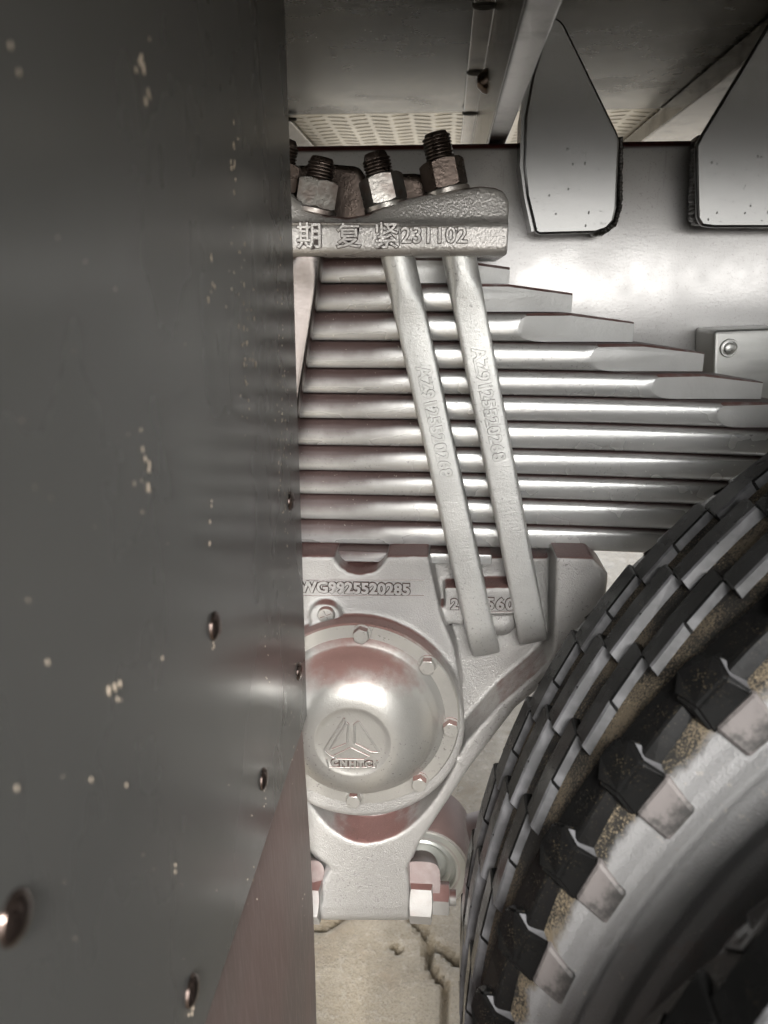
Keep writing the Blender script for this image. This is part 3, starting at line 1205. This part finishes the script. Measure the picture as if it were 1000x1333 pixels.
# ------------------------------------------------------------------ TORQUE ROD JOINTS (eye with bushing, pin end clamped to the boss)
def torque_rod(label, ecx, sgn, bolt):
    YT = .80
    ec = at(ecx, 1112, YT)
    root = thing('torque_rod', label, 'torque rod', ec, 'torque rods below the hub cap')
    bm = bmesh.new()
    Ro = .061
    lathe(bm, [(Ro * .72, -.055), (Ro - .003, -.055), (Ro, -.052), (Ro, .024), (Ro - .003, .028), (Ro * .74, .028), (Ro * .72, .02)], frame(ec, (0, -1, 0)), 56)
    # rod leaving the eye to the back and the side
    p0 = ec + V((sgn * .035, .02, .0))
    tube(bm, [p0, p0 + V((sgn * .07, .05, -.01)), p0 + V((sgn * .16, .12, -.02))], lambda i, t: circ(.030 - .004 * t, 24), up=(0, 0, 1))
    o = obj('rod_eye', bm, MAT['primer'], root, 40)
    bm = bmesh.new()
    lathe(bm, [(Ro * .50, .014), (Ro * .52, .020), (Ro * .60, .024), (Ro * .68, .020), (Ro * .70, .027), (Ro * .90, .0295), (Ro * .91, .026)], frame(ec, (0, -1, 0)), 56)
    obj('bushing_ring', bm, MAT['bush'], root, 40)
    bm = bmesh.new()
    lathe(bm, [(0, .01), (Ro * .52, .01), (Ro * .52, .017), (Ro * .42, .026), (Ro * .36, .030), (Ro * .36, .04), (0, .04)], frame(ec, (0, -1, 0)), 48)
    obj('bushing', bm, MAT['bush'], root, 40)
    # pin end: round bar reaching forward, squared off where the bolt passes
    pe = at(bolt[0], 1150, .705)
    bm = bmesh.new()
    pin0 = ec + V((0, -.02, 0))
    pin1 = V((pe.x, pe.y - .002, pe.z + .004))
    path = [pin0, pin0.lerp(pin1, .3), pin0.lerp(pin1, .6), pin0.lerp(pin1, .8), pin1]
    tube(bm, path, lambda i, t: superell(.0205 + .001 * t, .0205, 2 + 1.5 * t, 28), up=(0, 0, 1))
    obj('pin', bm, MAT['primer'], root, 40)
    bm = bmesh.new()
    zc = at(bolt[0], 1170, .705)
    x0 = at(bolt[1], 1170, .705).x
    x1 = at(bolt[2], 1170, .705).x
    xx = sorted((x0, x1))
    hexnut(bm, V((xx[0], .706, zc.z)), (1, 0, 0), .046, xx[1] - xx[0], rot=R(30), ch=.06)
    obj('hex_collar', bm, MAT['nut'], root, 25)
    bm = bmesh.new()
    y0 = at(bolt[2], 1170, .705).x
    y1 = at(bolt[3], 1170, .705).x
    lo, hi = min(y0, y1), max(y0, y1)
    hexnut(bm, V((lo, .706, zc.z + .002)), (1, 0, 0), .031, hi - lo, rot=R(0), ch=.08)
    cyl(bm, V((hi if sgn > 0 else lo, .706, zc.z + .003)), (sgn, 0, 0), .0085, .0075, 20)
    obj('bolt', bm, MAT['nut'], root, 25)
    return root


MAT['primer'] = silver('thin_silver_over_primer', base=(.40, .375, .355), metal=.5, rough=.42, red=(.105, .070, .064), lo=.0, hi=.60, cast=.25, orange=.15)
torque_rod('torque rod joint right of the saddle neck, round bushing eye beside the tyre', 549, 1, (548, 534, 563, 585))
torque_rod('torque rod joint left of the saddle neck, half hidden by the dark panel', 384, -1, (400, 419, 396, 372))

# ------------------------------------------------------------------ TYRES
TX, TZ, TR = .589, CAMZ - .561, .565
NL = 50
DT = 2 * pi / NL
FLOOR = .5585


def block(pts_top, r_top, r_bot, draft=.0016, wall=.0060, bev=.0012, nth=3):
    """tread block: polygon in (theta, u); u runs away from the camera; theta measured from +X to +Z"""
    b = bmesh.new()
    cx = sum(p[0] for p in pts_top) / len(pts_top)
    cu = sum(p[1] for p in pts_top) / len(pts_top)
    def P(th, u, r):
        return (r * cos(th), u, r * sin(th))
    tp, bt = [], []
    for th, u, *rr in pts_top:
        r = rr[0] if rr else r_top
        tp.append(b.verts.new(P(th, u, r)))
        dth = th + (draft / r_top if th > cx else -draft / r_top)
        du = u + (draft if u > cu else -wall)
        bt.append(b.verts.new(P(dth, du, r_bot)))
    n = len(tp)
    b.faces.new(tp)
    b.faces.new(bt[::-1])
    for i in range(n):
        j = (i + 1) % n
        b.faces.new((tp[i], bt[i], bt[j], tp[j]))
    bmesh.ops.recalc_face_normals(b, faces=b.faces)
    if bev:
        bmesh.ops.bevel(b, geom=list(b.edges), offset=bev, segments=1, affect='EDGES', clamp_overlap=True)
    b.normal_update()
    for f in b.faces:
        if f.normal.y < -.45 and f.calc_area() > 2e-5:
            f.material_index = 1
    return b


U_N, U_F = .395, .605                  # near and far shoulder, seen from the camera
UM = (U_N + U_F) / 2


def rib(u_near_up, u_near_dn, u_far_up, u_far_dn, gap=.006):
    a0, a1 = 0.0, DT * (1 - gap)
    am = a1 * .5
    return [(a0, u_near_up), (am, (u_near_up + u_near_dn) / 2), (a1, u_near_dn), (a1, u_far_dn), (am, (u_far_up + u_far_dn) / 2), (a0, u_far_up)]


def mesh_of(bm, name, mat):
    me = bpy.data.meshes.new(name)
    bm.to_mesh(me)
    bm.free()
    me.materials.append(mat)
    if mat == MAT['rubber']:
        me.materials.append(MAT['grey_wall'])
    return me


def edge_rib(sign):
    """saw-toothed edge of the tread, falling away to the sidewall"""
    b = bmesh.new()
    un = -(UM - U_N)
    def P(th, u, r):
        return (r * cos(th * DT), sign * u, r * sin(th * DT))
    top = [(0, un + .014, .560), (.5, un + .009, .559), (.99, un + .005, .558), (.99, un + .030, .5635), (.5, un + .031, .5635), (0, un + .034, .5635)]
    low = [(0, un + .010, .546), (.5, un + .004, .545), (.99, un - .001, .544), (.99, un + .034, .5555), (.5, un + .035, .5555), (0, un + .038, .5555)]
    tv = [b.verts.new(P(*p)) for p in top]
    lv = [b.verts.new(P(*p)) for p in low]
    b.faces.new(tv)
    b.faces.new(lv[::-1])
    for i in range(6):
        j = (i + 1) % 6
        b.faces.new((tv[i], lv[i], lv[j], tv[j]))
    bmesh.ops.recalc_face_normals(b, faces=b.faces)
    bmesh.ops.bevel(b, geom=list(b.edges), offset=.0012, segments=1, affect='EDGES', clamp_overlap=True)
    return b


def shoulder_block(sign):
    """lug of the shoulder: hexagonal head, sloping down over the shoulder edge"""
    b = bmesh.new()
    def P(th, u, r):
        return (r * cos(th * DT), sign * u, r * sin(th * DT))
    un = -(UM - U_N)                    # near edge, relative to mid plane
    # outline on the crown (theta fraction, u, r)
    top = [(.05, un + .004, .557), (-.02, un + .014, .567), (.10, un + .024, .569), (.32, un + .025, .569), (.46, un + .013, .567), (.40, un + .002, .557)]
    low = [(-.01, un - .006, .543), (-.08, un + .013, .550), (.06, un + .031, .557), (.36, un + .032, .557), (.53, un + .013, .550), (.46, un - .007, .543)]
    tv = [b.verts.new(P(*p)) for p in top]
    lv = [b.verts.new(P(*p)) for p in low]
    b.faces.new(tv)
    b.faces.new(lv[::-1])
    for i in range(6):
        j = (i + 1) % 6
        f = b.faces.new((tv[i], lv[i], lv[j], tv[j]))
        f.material_index = 1 if i == 0 else 0
    bmesh.ops.recalc_face_normals(b, faces=b.faces)
    bmesh.ops.bevel(b, geom=list(b.edges), offset=.0018, segments=2, affect='EDGES', clamp_overlap=True)
    return b


def side_block(sign):
    """low raised block on the sidewall under each shoulder lug"""
    b = bmesh.new()
    un = -(UM - U_N)
    def P(th, u, r):
        return (r * cos(th * DT), sign * u, r * sin(th * DT))
    top = [(-.02, un - .0075, .5465), (.40, un - .0085, .5465), (.37, un - .0225, .5310), (.02, un - .0225, .5310)]
    low = [(-.06, un + .010, .542), (.45, un + .010, .542), (.41, un - .012, .524), (-.02, un - .012, .524)]
    tv = [b.verts.new(P(*p)) for p in top]
    lv = [b.verts.new(P(*p)) for p in low]
    b.faces.new(tv)
    for i in range(4):
        j = (i + 1) % 4
        b.faces.new((tv[i], lv[i], lv[j], tv[j]))
    b.faces.new(lv[::-1])
    bmesh.ops.recalc_face_normals(b, faces=b.faces)
    bmesh.ops.bevel(b, geom=list(b.edges), offset=.0015, segments=1, affect='EDGES', clamp_overlap=True)
    return b


def rel(u):
    return u - UM


ME_C = mesh_of(block(rib(rel(.470), rel(.452), rel(.492), rel(.474)), .5645, FLOOR - .002), 'tread_rib', MAT['rubber'])
ME_B = mesh_of(block(rib(rel(.519), rel(.503), rel(.541), rel(.525)), .566, FLOOR - .002), 'tread_rib', MAT['rubber'])
ME_A = mesh_of(block(rib(rel(.566), rel(.550), rel(.590), rel(.576)), .5645, FLOOR - .002), 'tread_rib', MAT['rubber'])
ME_EN = mesh_of(edge_rib(1), 'edge_rib', MAT['rubber'])
ME_EF = mesh_of(edge_rib(-1), 'edge_rib', MAT['rubber'])
ME_SN = mesh_of(shoulder_block(1), 'shoulder_lug', MAT['rubber'])
ME_SF = mesh_of(shoulder_block(-1), 'shoulder_lug', MAT['rubber'])
ME_DN = mesh_of(side_block(1), 'sidewall_block', MAT['shoulder'])
ME_DF = mesh_of(side_block(-1), 'sidewall_block', MAT['shoulder'])


def tyre(label, y, visible):
    root = thing('tyre', label, 'tyre', (TX, y, 0), 'twin tyres of the rear wheel')
    bm = bmesh.new()
    hw = UM - U_N
    prof = [(.262, -hw + .010), (.275, -hw - .006), (.300, -hw - .016), (.335, -hw - .030), (.372, -hw - .040), (.4045, -hw - .044), (.407, -hw - .0470), (.414, -hw - .0470), (.4165, -hw - .045),
            (.440, -hw - .0445), (.4425, -hw - .0470), (.450, -hw - .0468), (.4525, -hw - .0435), (.470, -hw - .041), (.486, -hw - .0375), (.4875, -hw - .0388), (.492, -hw - .0372), (.4935, -hw - .0352),
            (.504, -hw - .0320), (.5055, -hw - .0338), (.510, -hw - .0320), (.5115, -hw - .0290), (.519, -hw - .0255), (.5205, -hw - .0268), (.525, -hw - .0245), (.5265, -hw - .0215), (.534, -hw - .016), (.541, -hw - .008), (.548, -hw + .003), (FLOOR - .003, -hw + .024), (FLOOR, -hw + .044)]
    full = prof + [(r, -u) for r, u in reversed(prof)]
    full.append(full[0])
    lathe(bm, [(r, u) for r, u in full], frame((TX, y, TZ), (0, 1, 0)), 220)
    # carcass mesh is kept in wheel coordinates so that its material can read the radius
    bm.transform(M.Translation((-TX, -y, -TZ)))
    me = mesh_of(bm, 'carcass', MAT['carcass'])
    me.shade_smooth()
    o = share('carcass', me, root, (0, 0, TZ))
    for k in range(NL):
        th = 2 * pi * k / NL
        for me, off in ((ME_C, .0), (ME_B, .30), (ME_A, .62)):
            share('tread_rib', me, root, (0, 0, TZ), (0, -(th + off * DT), 0))
        for me, md, mr, off in ((ME_SN, ME_DN, ME_EN, .45), (ME_SF, ME_DF, ME_EF, .0)):
            share('edge_rib', mr, root, (0, 0, TZ), (0, -(th + (off + .25) * DT), 0))
            so_ = share('shoulder_lug', me, root, (0, 0, TZ), (0, -(th + off * DT), 0))
            if me is ME_SF:
                so_.scale = (.991, 1, .991)
            share('sidewall_block', md, so_)
    return root


t_in = tyre('black lugged tyre beside the spring, dusty grooves and grey sidewall', UM, True)
t_out = tyre('nearer black lugged tyre cut off by the lower right corner', UM - .330, True)

# pebble wedged in the inner tyre's tread
q = at(682, 1104, .478)
bm = bmesh.new()
bmesh.ops.create_icosphere(bm, subdivisions=3, radius=1)
for v in bm.verts:
    v.co *= 1 + .22 * MN.noise(v.co * 1.4 + V((3, 1, 2)))
bm.transform(M.Translation(q) @ M.Rotation(.5, 4, 'Y') @ M.Diagonal((.0085, .008, .0065, 1)))
tag(obj('pebble', bm, MAT['pebble'], smooth=0), 'small tan pebble wedged in the tread groove of the big tyre', 'pebble').data.shade_smooth()

# ------------------------------------------------------------------ DARK PANEL AT LEFT
XP = -.120
panel = thing('side_panel', 'smooth glossy dark upright panel with rivets and mud specks filling the left side', 'panel', (XP, .4, 0))
bm = bmesh.new()
b = bmesh.new()
NY, NZ = 90, 80
ZFOLD = (atx(405, 920, XP).z + atx(285, 1270, XP).z) / 2
cr0, cr1 = atx(405, 920, XP), atx(285, 1270, XP)       # crease where the lower corner bends out
cd = V((0, cr1.y - cr0.y, cr1.z - cr0.z)).normalized()
cn = V((0, -cd.z, cd.y))
if cn.y < 0:
    cn = -cn
grid = []
for iz in range(NZ + 1):
    row = []
    z = ZFOLD + (CEIL - .004 - ZFOLD) * iz / NZ
    for iy in range(NY + 1):
        y = -.85 + (.62 + .85) * iy / NY
        d = (V((0, y, z)) - V((0, cr0.y, cr0.z))).dot(cn)
        x = XP + .0012 * MN.noise(V((0, y * 4, z * 4)))
        row.append(b.verts.new((x, y, z)))
    grid.append(row)
for A, C in zip(grid, grid[1:]):
    for i in range(NY):
        b.faces.new((A[i], A[i + 1], C[i + 1], C[i]))
r = bmesh.ops.extrude_face_region(b, geom=list(b.faces))
bmesh.ops.translate(b, verts=[v for v in r['geom'] if isinstance(v, bmesh.types.BMVert)], vec=(-.004, 0, 0))
bmesh.ops.recalc_face_normals(b, faces=b.faces)
add(bm, b)
obj('sheet', bm, MAT['panel'], panel, 35)
# dusty lower sheet below the horizontal fold of the panel
zt = (atx(405, 920, XP).z + atx(285, 1270, XP).z) / 2
b = bmesh.new()
grid = []
for k in range(41):
    z = zt + .004 - (zt - .10) * k / 40
    f = k / 40
    row = []
    for j in range(31):
        y = -.85 + (.6215 + .85) * j / 30
        row.append(b.verts.new((XP - .006 + .0055 * (1 - (1 - min(1, f * 2.2)) ** 2), y + .004 * sin(pi * min(1, f * 1.5)) * (j / 30), z)))
    grid.append(row)
for A, C in zip(grid, grid[1:]):
    for i in range(30):
        b.faces.new((A[i], A[i + 1], C[i + 1], C[i]))
r = bmesh.ops.extrude_face_region(b, geom=list(b.faces))
bmesh.ops.translate(b, verts=[v for v in r['geom'] if isinstance(v, bmesh.types.BMVert)], vec=(-.003, 0, 0))
bmesh.ops.recalc_face_normals(b, faces=b.faces)
bm = bmesh.new()
add(bm, b)
obj('lower_sheet', bm, MAT['flap'], panel, 35)
for px, py in ((281, 815), (344, 1014), (251, 1290), (22, 1195), (379, 652), (390, 874)):
    p = atx(px, py, XP + .001)
    bm = bmesh.new()
    lathe(bm, [(0, .0026), (.0035, .0023), (.0062, .0014), (.0076, .0003), (.0080, -.001), (0, -.001)], frame(p, (1, 0, 0)), 24)
    obj('rivet', bm, MAT['rivet'], panel, 30)
random.seed(21)
bm = bmesh.new()


def drop(px, py, r, el):
    p = atx(px, py, XP)
    if p.y > .615 or p.y < .05:
        return
    s = bmesh.new()
    bmesh.ops.create_icosphere(s, subdivisions=1, radius=1)
    add(bm, s, M.Translation(p + V((.0006, 0, 0))) @ M.Diagonal((r * .35, r * .8, r * el * .9, 1)))


for (cx_, cy_, sx, sy, n, r0_) in ((185, 80, 8, 30, 9, .0011), (303, 210, 3, 30, 9, .0009), (275, 360, 2, 18, 5, .0009), (310, 360, 8, 28, 16, .0007), (322, 450, 6, 32, 26, .0008), (362, 420, 4, 60, 26, .0006),
                                   (368, 570, 5, 50, 46, .0006), (372, 720, 3, 50, 24, .0005), (186, 615, 8, 30, 11, .0010), (272, 690, 2, 24, 5, .0008), (318, 500, 4, 40, 6, .0006), (346, 860, 2, 30, 6, .0005), (150, 903, 6, 10, 5, .0011),
                                   (380, 900, 3, 60, 20, .0004), (345, 1035, 1, 10, 5, .0006), (278, 838, 2, 8, 6, .0008), (246, 1315, 4, 10, 6, .0009), (395, 1250, 2, 90, 14, .0004), (330, 1160, 5, 60, 6, .0005)):
    for k in range(n):
        drop(random.gauss(cx_, sx), random.gauss(cy_, sy), r0_ * random.uniform(.6, 1.3), random.uniform(1, 2.6))
for px, py in ((11, 59), (22, 94), (20, 1026), (117, 1015), (163, 1022), (227, 1126), (227, 1135), (8, 1205), (60, 862), (210, 857)):
    drop(px, py, .0008, 1.7)
for k in range(26):
    drop(random.uniform(20, 360), random.uniform(300, 1300), random.uniform(.0002, .0004), random.uniform(1, 2))
o = obj('mud_specks', bm, MAT['mud'], panel, 0)
o.data.shade_smooth()
o['kind'] = 'stuff'
